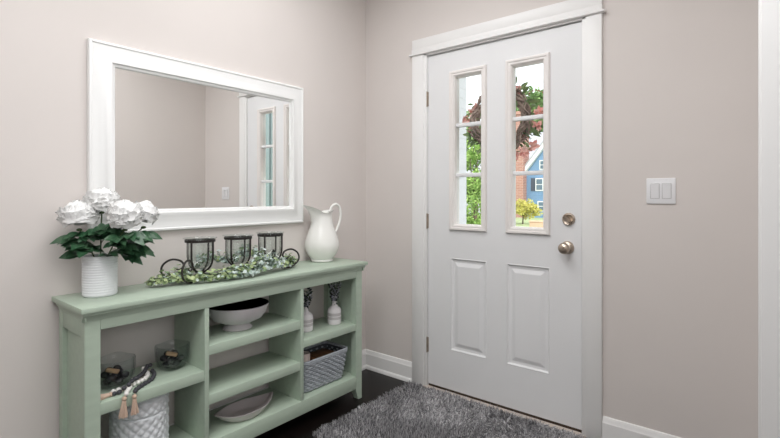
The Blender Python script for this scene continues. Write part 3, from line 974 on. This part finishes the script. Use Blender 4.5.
# quilted ceramic canister
NX, NY, NZ, NR = 0.165, -1.560, 0.136, 0.106
t = thing('ceramic_canister', 'white ceramic canister with quilted relief under the left shelf', 'canister', (NX, NY, NZ))
def quilt_rows(z0, z1, nz, na=160):
    rows = []
    for i in range(nz + 1):
        z = z0 + (z1 - z0) * i / nz
        row = []
        for k in range(na):
            a = 2 * PI * k / na
            u = a * 9 ; v_ = (z - NZ) * 9 / NR
            q = abs(math.sin((u + v_) / 1.0)) * abs(math.sin((u - v_) / 1.0))
            edge = min(1.0, min(z - z0, z1 - z) / 0.006)
            r = NR + 0.0058 * q ** 0.6 * max(0, edge) - 0.003 + (0.0 if edge >= 1 else -0.002 * (1 - max(0, edge)))
            row.append(V((NX + r * math.cos(a), NY + r * math.sin(a), z)))
        rows.append(row)
    return rows
b = MB(); rw = quilt_rows(NZ, NZ + 0.182, 56); g_ = b.grid(rw, close_v=True); b.bm.faces.new(g_[0][::-1]); b.bm.faces.new(g_[-1]); b.build('canister_body', M['stone_white'], t, smooth=180)
b = MB(); rw = quilt_rows(NZ + 0.184, NZ + 0.244, 24); g_ = b.grid(rw, close_v=True); b.bm.faces.new(g_[0][::-1])
b.lathe([(NR - 0.006, 0.244), (NR - 0.012, 0.250), (NR - 0.03, 0.253), (0.0, 0.254)], 48, (NX, NY, NZ))
b.build('canister_lid', M['stone_white'], t, smooth=50)

# two squarish glass bowls of stones
def squarish(a, r, z):
    e = 3.2
    k = 1.0 / ((abs(math.cos(a)) ** e + abs(math.sin(a)) ** e) ** (1 / e))
    return r * k, a
def glass_bowl(x, y, z, rot, lab, h, R, slab, clab, seed):
    random.seed(seed)
    def md(a, r, zz):
        rr, _ = squarish(a, r, zz)
        dip = 0.0015 * math.cos(4 * a) * (zz / h) ** 4
        return rr * math.cos(a + rot), rr * math.sin(a + rot), zz - dip
    p = [(0.0, 0.0), (R * 0.60, 0.0), (R * 0.74, 0.005), (R * 0.86, h * 0.16), (R * 0.95, h * 0.40), (R * 0.995, h * 0.70), (R, h - 0.004), (R * 0.975, h), (R * 0.94, h - 0.002), (R * 0.93, h * 0.70), (R * 0.885, h * 0.40), (R * 0.79, h * 0.17), (R * 0.62, 0.012), (0.0, 0.011)]
    b = MB().lathe(p, 56, (x, y, z), mod=md)
    o = b.build('glass_bowl', M['glass_bowl'], smooth=60)
    tag(o, lab, 'glass bowl', 'squarish glass bowls on the left shelf')
    # stones inside, in two layers
    spots = [(0.0, 0.0, 0), (0.56, 0.1, 0), (-0.1, 0.58, 0), (-0.56, -0.08, 0), (0.05, -0.58, 0), (0.55, 0.52, 1), (-0.5, 0.52, 1), (-0.5, -0.52, 1), (0.55, -0.5, 1), (0.0, 0.05, 1), (0.34, 0.1, 2), (-0.3, 0.28, 2), (-0.2, -0.32, 2)]
    for i, (u, v_, lay) in enumerate(spots):
        r = 0.0150 * random.uniform(0.9, 1.12)
        cx_, cy_ = x + u * R * 0.78, y + v_ * R * 0.78
        cz = z + 0.0115 + 0.0125 + lay * 0.0185
        b = MB().ball((cx_, cy_, cz), r, 2, (1.15, 1.0, 0.8), 0.05)
        o = b.build('dark_stone', M['pebble'], smooth=180)
        tag(o, slab, 'stone', 'dark stones in the ' + ('left' if seed == 31 else 'right') + ' glass bowl')
    b = MB()
    b.box(-0.022, 0.022, -0.010, 0.010, -0.006, 0.006, 0.003)
    bmesh.ops.rotate(b.bm, verts=b.bm.verts[:], cent=(0, 0, 0), matrix=Matrix.Rotation(0.9, 3, 'Z') @ Matrix.Rotation(0.25, 3, 'Y'))
    bmesh.ops.translate(b.bm, verts=b.bm.verts[:], vec=(x + 0.036, y - 0.020, z + 0.072))
    o = b.build('wood_chip', M['pebble_lt']); tag(o, clab, 'wood chip')
glass_bowl(0.170, -1.655, 0.447, 0.35, 'squarish clear glass bowl of stones beside the tasselled beads', 0.108, 0.064, 'dark stone in the glass bowl beside the tasselled beads', 'tan wood chip in the glass bowl beside the tasselled beads', 31)
glass_bowl(0.160, -1.424, 0.447, 0.30, 'squarish clear glass bowl of stones beside the shelf divider', 0.102, 0.061, 'dark stone in the glass bowl beside the shelf divider', 'tan wood chip in the glass bowl beside the divider', 32)
random.seed(40)

# bead strands with tassels
WH = [(0.252, -1.690), (0.249, -1.662), (0.245, -1.636), (0.236, -1.600), (0.215, -1.560), (0.178, -1.533), (0.132, -1.529), (0.180, -1.565), (0.215, -1.598), (0.255, -1.630), (0.296, -1.660)]
DK = [(0.274, -1.695), (0.272, -1.668), (0.266, -1.641), (0.225, -1.597), (0.175, -1.548), (0.128, -1.508), (0.180, -1.510), (0.238, -1.543), (0.266, -1.583), (0.290, -1.620)]
t = thing('bead_garland', 'black and white wooden bead garland with jute tassels draped over the left shelf', 'bead garland', (0.26, -1.62, 0.447))
bead_me = {}
def make_bead(name, m, r):
    b = MB().ball((0, 0, 0), r, 2)
    o = b.build(name, m, smooth=180)
    return o
protoW = None; protoD = None
placed = []
def string(pts, end, m, r, z0):
    path = [V((x, y, z0 + r)) for x, y in pts]
    path += [V(end[0]), V(end[1])]
    S = spline(path, 12)
    # even spacing
    out = [S[0]]
    acc = 0
    for i in range(1, len(S)):
        acc += (S[i] - S[i - 1]).length
        if acc >= r * 1.95:
            out.append(S[i]); acc = 0
    b = MB().tube(S, 0.001, 4); b.build('cord', M['tassel'], t)
    me = None
    for q in out:
        # rest on beads already placed
        z = q.z
        for p_ in placed:
            d2 = (p_.x - q.x) ** 2 + (p_.y - q.y) ** 2
            if d2 < (2 * r) ** 2 * 0.75 and q.x < 0.300:
                z = max(z, min(p_.z + math.sqrt(max(0, (2 * r) ** 2 - d2)) * 0.9, z0 + 3.2 * r))
        q = V((q.x, q.y, z))
        if me is None:
            bb = MB().ball(q, r, 2); o = bb.build('bead', m, t, smooth=180)
            # recentre the mesh so that copies can share it
            for v in o.data.vertices:
                v.co -= q - wloc(t)
            o.location = q - wloc(t); me = o
        else:
            c = me.copy(); COL.objects.link(c); c.parent = t; c.location = q - wloc(t)
        placed.append(q)
string(WH, ((0.3120, -1.668, 0.4570), (0.3180, -1.674, 0.4535)), M['bead_white'], 0.0094, 0.447)
string(DK, ((0.3120, -1.637, 0.4560), (0.3180, -1.641, 0.4500)), M['bead_dark'], 0.0088, 0.447)
def tassel(top, down, L):
    b = MB()
    top = V(top); down = V(down).normalized()
    b.ball(top, 0.0088, 2)
    side = down.orthogonal().normalized(); s2 = down.cross(side)
    for k in range(64):
        a = random.random() * 2 * PI
        rr = math.sqrt(random.random())
        e = (side * math.cos(a) + s2 * math.sin(a))
        n0 = top + e * 0.005 * rr; n1 = top + down * L * 0.3 + e * 0.0075 * rr; n2 = top + down * L * random.uniform(0.88, 1.05) + e * 0.0150 * rr
        for q in (n0, n1, n2):
            if q.x > 0.29:
                q.x = max(q.x, 0.3035)
        b.tube([n0, n1, n2], 0.0013, 4)
    b.lathe([(0.0066, -0.003), (0.0072, 0.0), (0.0066, 0.003)], 12, tuple(top + down * L * 0.24), cap=True)
    b.build('tassel', M['tassel'], t, smooth=40)
tassel((0.3190, -1.6775, 0.4440), (0, -0.05, -1), 0.068)
tassel((0.3190, -1.6425, 0.4400), (0, 0.02, -1), 0.066)
tassel((0.268, -1.705, 0.4555), (0.05, -1, -0.0), 0.055)

# ------------------------------------------------------------------ shag rug
RX0, RX1, RY0, RY1 = 0.412, 1.72, -0.872, -0.048
t = thing('shag_rug', 'grey shag door mat rug on the dark floor in front of the door', 'rug', ((RX0 + RX1) / 2, (RY0 + RY1) / 2, 0.0))
b = MB().box(RX0 + 0.012, RX1 - 0.012, RY0 + 0.012, RY1 - 0.012, 0.0005, 0.012, 0.004); b.build('rug_backing', M['rug_base'], t)
NT = 75000
px = rng.uniform(RX0 + 0.012, RX1 - 0.012, NT); py = rng.uniform(RY0 + 0.012, RY1 - 0.012, NT)
def smooth_field(x, y, sd):
    r2 = np.random.default_rng(sd)
    f = np.zeros_like(x)
    for k in range(10):
        kx, ky = r2.normal(0, 14, 2); f += np.sin(kx * x + ky * y + r2.uniform(0, 6.28))
    return f / 3.2
ang = smooth_field(px, py, 1) * 1.6 + rng.normal(0, 1.2, NT)
lean = 0.50 + 0.34 * smooth_field(px, py, 2) + rng.normal(0, 0.22, NT)
Ln = rng.uniform(0.016, 0.034, NT)
lean = np.clip(lean, 0.05, 1.25)
dx, dy = np.cos(ang), np.sin(ang)
w = rng.uniform(0.0010, 0.0022, NT)
wa = ang + PI / 2 + rng.normal(0, 0.6, NT)
wx, wy = np.cos(wa) * w, np.sin(wa) * w
z0 = np.full(NT, 0.010)
def lvl(f, le):
    return px + dx * np.sin(le) * Ln * f, py + dy * np.sin(le) * Ln * f, z0 + np.cos(le) * Ln * f
ax, ay, az = px, py, z0
bx_, by_, bz_ = lvl(0.55, lean * 0.6)
ex, ey, ez = lvl(1.0, lean)
co = np.empty((NT, 6, 3), np.float32)
for i, (qx, qy, qz, ww) in enumerate(((ax, ay, az, 1.0), (bx_, by_, bz_, 1.0), (ex, ey, ez, 0.45))):
    co[:, 2 * i, 0] = qx - wx * ww; co[:, 2 * i, 1] = qy - wy * ww; co[:, 2 * i, 2] = qz
    co[:, 2 * i + 1, 0] = qx + wx * ww; co[:, 2 * i + 1, 1] = qy + wy * ww; co[:, 2 * i + 1, 2] = qz
co[:, :, 0] -= (RX0 + RX1) / 2; co[:, :, 1] -= (RY0 + RY1) / 2
base = (np.arange(NT) * 6)[:, None]
q = np.concatenate([base + np.array([[0, 1, 3, 2]]), base + np.array([[2, 3, 5, 4]])], axis=1).reshape(-1)
me = bpy.data.meshes.new('rug_pile')
me.vertices.add(NT * 6); me.vertices.foreach_set('co', co.reshape(-1))
me.loops.add(len(q)); me.loops.foreach_set('vertex_index', q.astype(np.int32))
me.polygons.add(NT * 2)
me.polygons.foreach_set('loop_start', (np.arange(NT * 2) * 4).astype(np.int32))
me.polygons.foreach_set('loop_total', np.full(NT * 2, 4, np.int32))
me.update(calc_edges=True); me.validate()
me.materials.append(M['rug_pile'])
o = bpy.data.objects.new('rug_pile', me); COL.objects.link(o); o.parent = t; o['kind'] = 'stuff'

# ------------------------------------------------------------------ wreath hanging outside on the door
WX, WY, WZ = 0.945, 0.122, 1.628
t = thing('wreath', 'twig wreath with pink flowers hanging outside the door', 'wreath', (WX, WY, WZ))
b = MB()
for k in range(16):
    ph = random.random() * 6; R = 0.158 + random.uniform(-0.012, 0.012); tw = random.choice([3, 4, 5, -3, -4, -5])
    am = random.uniform(0.010, 0.024)
    pts = []
    for i in range(72):
        a = 2 * PI * i / 72
        pts.append(V((WX + (R + am * math.cos(tw * a + ph)) * math.cos(a), WY + am * 0.9 * math.sin(tw * a + ph), WZ + (R + am * math.cos(tw * a + ph)) * math.sin(a) * 1.06)))
    b.tube(pts, random.uniform(0.0045, 0.008), 6, closed=True)
b.build('twig_ring', M['twig'], t, smooth=180)
bl = MB()
def wp(a, r, dy=0.0):
    return V((WX + r * math.cos(a), WY + dy, WZ + r * math.sin(a) * 1.06))
for k in range(260):
    a = math.radians(random.choice([random.gauss(25, 32), random.gauss(-50, 30), random.gauss(180, 24), random.gauss(-140, 26)]))
    r = random.uniform(0.12, 0.215)
    q = wp(a, r, random.uniform(-0.01, 0.045))
    d = V((math.cos(a + random.gauss(0, 0.7)), random.uniform(-0.3, 0.5), math.sin(a + random.gauss(0, 0.7)) - 0.15))
    bl.leaf(q, d, rnd_dir(), random.uniform(0.035, 0.065), random.uniform(0.014, 0.024), n=3)
bl.build('leaves', M['wreath_leaf'], t, smooth=180)
for a, r in ((52, 0.190), (66, 0.165), (5, 0.235), (-12, 0.225), (-52, 0.230), (-66, 0.215), (-30, 0.160), (176, 0.225), (162, 0.205), (190, 0.190), (-38, 0.245), (150, 0.17)):
    b = MB()
    c = wp(math.radians(a), r, 0.02 + random.uniform(-0.02, 0.01))
    for k in range(16):
        d = rnd_dir()
        b.leaf(c + d * 0.004, d, rnd_dir(), random.uniform(0.026, 0.038), 0.028, curl=-0.3, n=3)
    b.build('flower', M['petal_pink'], t, smooth=180)
b = MB()
for S in ([(35, 0.20), (38, 0.23), (30, 0.27), (22, 0.29)], [(70, 0.19), (74, 0.23), (70, 0.26)]):
    pp = spline([wp(math.radians(a), r, 0.02) for a, r in S], 5)
    b.tube(pp, 0.0012, 4)
    for q in pp[3::3]:
        b.ball(q, 0.0048, 1)
b.build('berry_twig', M['berry'], t)
b = MB().box(WX - 0.012, WX + 0.012, 0.0485, 0.052, WZ + 0.15, 1.99); b.box(WX - 0.012, WX + 0.012, 0.0485, 0.13, WZ + 0.125, WZ + 0.135); b.build('hanger', M['hinge'], t, smooth=0)

# ------------------------------------------------------------------ outdoors
b = MB().box(-0.8, 3.6, 0.15, 1.75, -0.55, -0.03); struct(b.build('porch_floor', M['porch_floor'], smooth=0))
b = MB().box(-0.8, 3.6, 0.14, 1.75, 2.78, 2.95); struct(b.build('porch_roof', M['porch_white'], smooth=0))
t = thing('porch_column', 'white sided porch column outside the left door lite', 'column', (-0.22, 1.4, -0.03))
b = MB()
z = 0.17
b.box(-0.360, -0.080, 1.26, 1.54, -0.03, 2.66)
for k in range(26):
    b.prism([(1.258, 0.12 + k * 0.095), (1.2545, 0.12 + k * 0.095), (1.258, 0.21 + k * 0.095)], 0, -0.355, -0.085)
b.build('column_shaft', M['porch_white'], t, smooth=0)
b = MB()
for k in range(26):
    b.prism([(-0.0805, 0.12 + k * 0.095), (-0.0765, 0.12 + k * 0.095), (-0.0805, 0.21 + k * 0.095)], 1, 1.265, 1.535)
b.build('siding_laps', M['porch_white'], t, smooth=0)
b = MB().box(-0.380, -0.060, 1.24, 1.56, -0.03, 0.10, 0.004); b.build('column_base', M['porch_white'], t)
b = MB().box(-0.380, -0.060, 1.24, 1.56, 2.66, 2.78, 0.004); b.build('column_cap', M['porch_white'], t)
GZ = -0.55
b = MB().box(-60, 60, 0.2, 90, GZ - 0.3, GZ); struct(b.build('ground', M['lawn'], smooth=0))
b = MB().box(-60, 60, 13.0, 19.0, GZ, GZ + 0.03); struct(b.build('street', M['street'], smooth=0))
b = MB().box(-9, 9, 1.75, 13.0, GZ, GZ + 0.02); struct(b.build('path', M['porch_floor'], smooth=0))  # unseen grey slab added to keep green lawn bounce off the column

# the blue house across the street
HY = 33.0
t = thing('blue_house', 'blue gabled house with a brick chimney across the street', 'house', (-9.4, HY, GZ))
b = MB(); b.prism([(-12.62, GZ), (-6.2, GZ), (-6.2, 2.85), (-9.41, 6.85), (-12.62, 2.85)], 1, HY, HY + 6); b.build('house_wall', M['blue'], t, smooth=0)
b = MB()
for k in range(24):
    z = GZ + 0.15 + k * 0.2
    b.box(-12.62, -6.2, HY - 0.02, HY, z, z + 0.035) if z < 2.8 else None
b.build('siding_laps', M['blue'], t, smooth=0)
b = MB()
for s_ in (-1, 1):
    xe, xr = -9.41 + s_ * 3.45, -9.41
    poly = [(xe, 2.55), (xr, 6.85), (xr, 7.25), (xe - s_ * 0.0, 2.95)]
    b.prism(poly, 1, HY - 0.35, HY - 0.02)
b.build('rake_board', M['house_white'], t, smooth=0)
b = MB()
for s_ in (-1, 1):
    xe, xr = -9.41 + s_ * 3.50, -9.41
    b.prism([(xe, 2.90), (xr, 7.25), (xr, 7.40), (xe, 3.05)], 1, HY - 0.38, HY + 6.2)
b.build('roof', M['roof'], t, smooth=0)
b = MB()
b.prism([(HY + 1.0, 2.8), (HY + 9.0, 7.4), (HY + 9.0, 7.2), (HY + 1.0, 2.6)], 0, -20.0, -12.6)
b.box(-19.6, -12.62, HY + 1.5, HY + 8.8, GZ, 2.9)
b.build('wing', M['roof'], t, smooth=0)
b = MB().box(-13.62, -12.46, HY - 0.7, HY + 0.5, GZ, 7.6); b.box(-13.72, -12.36, HY - 0.8, HY + 0.6, 7.6, 7.85); b.build('chimney', M['brick'], t, smooth=0)
for (x0, x1, z0, z1) in ((-11.72, -11.08, 1.55, 2.55), (-11.40, -10.60, 3.2, 3.95), (-11.55, -10.9, -0.05, 0.75), (-9.6, -8.8, 0.9, 2.2), (-8.0, -7.2, 0.9, 2.2)):
    b = MB()
    b.box(x0, x1, HY - 0.06, HY + 0.02, z0, z1); fr = b.build('window', M['house_white'], t, smooth=0)
    zm = (z0 + z1) / 2
    b = MB(); b.box(x0 + 0.08, x1 - 0.08, HY - 0.075, HY - 0.055, z0 + 0.08, zm - 0.03); b.box(x0 + 0.08, x1 - 0.08, HY - 0.075, HY - 0.055, zm + 0.03, z1 - 0.08); b.build('window_glass', M['house_glass'], fr, smooth=0)
for (x0, x1, z0, z1) in ((-12.08, -11.76, 1.55, 2.55), (-11.05, -10.74, 1.55, 2.55)):
    b = MB().box(x0, x1, HY - 0.06, HY, z0, z1); b.build('shutter', M['shutter'], t, smooth=0)

def leafy(name, label, cat, group, c, rx, ry, rz, nclump, nleaf, ls, m, trunk_h, tr=0.12, lo=-1.0):
    t = thing(name, label, cat, (c[0], c[1], GZ), group)
    b = MB()
    for k in range(nclump):
        d = rnd_dir()
        rr = random.uniform(0.35, 0.95)
        cc = V((c[0] + d.x * rx * rr, c[1] + d.y * ry * rr, c[2] + max(lo, d.z) * rz * rr))
        cr = random.uniform(0.2, 0.38) * min(rx, rz)
        for j in range(nleaf):
            e = rnd_dir()
            q = cc + e * cr * random.uniform(0.4, 1.0)
            b.leaf(q, e + rnd_dir() * 0.9, e + rnd_dir() * 0.8, ls * random.uniform(0.7, 1.3), ls * 0.6, n=2)
    b.build('foliage', m, t, smooth=180)
    b = MB()
    top = V((c[0], c[1], c[2]))
    b.tube(spline([(c[0], c[1], GZ - 0.02), (c[0] + tr * 0.5, c[1], (GZ + c[2]) / 2), tuple(top)], 4), [tr - tr * 0.6 * i / 8 for i in range(9)], 8)
    for k in range(5):
        d = rnd_dir(); d.z = abs(d.z)
        b.tube([top - V((0, 0, rz * 0.5)), top + V((d.x * rx * 0.6, d.y * ry * 0.6, d.z * rz * 0.5))], [tr * 0.4, tr * 0.1], 6)
    b.build('trunk', M['bark'], t)
leafy('garden_tree', 'bright green tree outside the left door lite', 'tree', 'trees across the street', (-10.15, 20.0, 2.3), 1.35, 1.3, 2.6, 46, 80, 0.20, M['tree_leaf'], 1.0)
leafy('garden_tree', 'tall loose tree rising behind the wreath in the left lite', 'tree', 'trees across the street', (-12.9, 25.5, 4.6), 1.6, 1.6, 2.9, 46, 80, 0.22, M['tree_leaf2'], 1.0)
leafy('garden_tree', 'pale tree top right of the wreath in the right lite', 'tree', 'trees across the street', (-18.3, 46.5, 9.4), 4.2, 2.6, 3.4, 70, 90, 0.46, M['tree_leaf2'], 1.0)
leafy('garden_shrub', 'yellow green shrub in front of the blue house', 'shrub', None, (-9.2, 24.5, 0.35), 1.35, 0.9, 0.62, 40, 70, 0.12, M['shrub_leaf'], 0.5, 0.05)
leafy('flowering_plant', 'pale flowering plant low under the yellow green shrub', 'plant', None, (-9.0, 21.5, -0.3), 0.45, 0.4, 0.28, 18, 50, 0.08, M['flower_leaf'], 0.3, 0.02)
leafy('garden_shrub', 'low green shrub beneath the tree in the left lite', 'shrub', None, (-8.6, 17.2, -0.05), 1.0, 0.8, 0.5, 24, 60, 0.14, M['tree_leaf'], 0.4, 0.04)
t = thing('planter', 'clay coloured planter box low in the right lite', 'planter', (-6.6, 20.2, GZ))
b = MB().box(-6.95, -6.25, 20.0, 20.4, GZ, GZ + 0.42, 0.02); b.build('planter_box', M['terracotta'], t)
b = MB().box(-6.98, -6.22, 19.97, 20.43, GZ + 0.40, GZ + 0.47, 0.02); b.build('planter_rim', M['terracotta'], t)
# neighbour garage that the mirror shows through the door lite
t = thing('board_garage', 'grey teal board garage seen in the mirror through the door lite', 'garage', (10.5, 9.0, GZ))
b = MB()
b.box(7.0, 15.0, 8.5, 13.0, GZ, 5.2)
for k in range(20):
    b.box(7.0 + k * 0.4, 7.06 + k * 0.4, 8.44, 8.5, GZ, 5.2)
b.build('garage_wall', M['garage'], t, smooth=0)
b = MB().box(8.2, 8.5, 8.40, 8.5, GZ, 5.2); b.box(9.9, 10.2, 8.40, 8.5, GZ, 5.2); b.box(11.6, 11.9, 8.4, 8.5, GZ, 5.2); b.build('corner_board', M['house_white'], t, smooth=0)
b = MB().prism([(8.1, 5.2), (13.4, 5.2), (10.75, 7.4)], 0, 6.7, 15.3); b.build('garage_roof', M['roof'], t, smooth=0)

# ------------------------------------------------------------------ lights
def area(name, loc, aim, sx, sy, power, col=(1, 1, 1)):
    l = bpy.data.lights.new(name, 'AREA')
    l.shape = 'RECTANGLE'; l.size = sx; l.size_y = sy; l.energy = power; l.color = col
    o = bpy.data.objects.new(name, l); COL.objects.link(o)
    o.location = loc
    d = (V(aim) - V(loc)).normalized()
    o.rotation_euler = d.to_track_quat('-Z', 'Y').to_euler()
    return o
area('hall_fill', (4.85, -1.5, 1.95), (0, -1.5, 0.9), 2.4, 1.4, 22, (0.97, 0.985, 1.0))  # added unseen area light, no window modelled; brightens the left wall through the opening
area('hall_side_fill', (4.85, -3.6, 1.95), (0, -1.5, 0.9), 2.4, 1.4, 26, (0.97, 0.985, 1.0))  # second unseen area light, added to balance the wall brightness
area('ceiling_bounce_fill', (1.5, -2.35, 2.72), (1.5, -2.35, 0), 1.1, 2.4, 43, (0.98, 0.99, 1.0))  # added unseen panel standing in for flash bounced off the ceiling
area('entry_top_fill', (0.8, -1.0, 2.72), (0.8, -1.0, 0), 0.6, 0.6, 10.5, (0.98, 0.99, 1.0))  # added fill over the entry, no fixture here; lifts walls and mirror view
s = bpy.data.lights.new('sun', 'SUN'); s.energy = 2.8; s.angle = math.radians(3); s.color = (1, 0.97, 0.92)
so = bpy.data.objects.new('sun', s); COL.objects.link(so)
so.rotation_euler = V((-0.45, 0.62, -0.80)).to_track_quat('-Z', 'Y').to_euler()
wd = bpy.data.worlds.new('sky'); SC.world = wd; wd.use_nodes = True
bg = wd.node_tree.nodes['Background']; bg.inputs['Color'].default_value = (0.95, 0.97, 1.0, 1); bg.inputs['Strength'].default_value = 2.0

# ------------------------------------------------------------------ camera
cam = bpy.data.cameras.new('camera'); co_ = bpy.data.objects.new('camera', cam); COL.objects.link(co_)
co_.location = (2.139, -2.377, 1.19)
co_.rotation_euler = (PI / 2, 0, math.atan(372 / 460))
cam.sensor_width = 36; cam.lens = 460 / 780 * 36; cam.shift_y = -23.5 / 780
cam.clip_start = 0.02; cam.clip_end = 300
SC.camera = co_
SC.view_settings.view_transform = 'Standard'; SC.view_settings.look = 'None'
SC.view_settings.exposure = 0.0; SC.view_settings.gamma = 1.0
SC.view_settings.use_curve_mapping = False
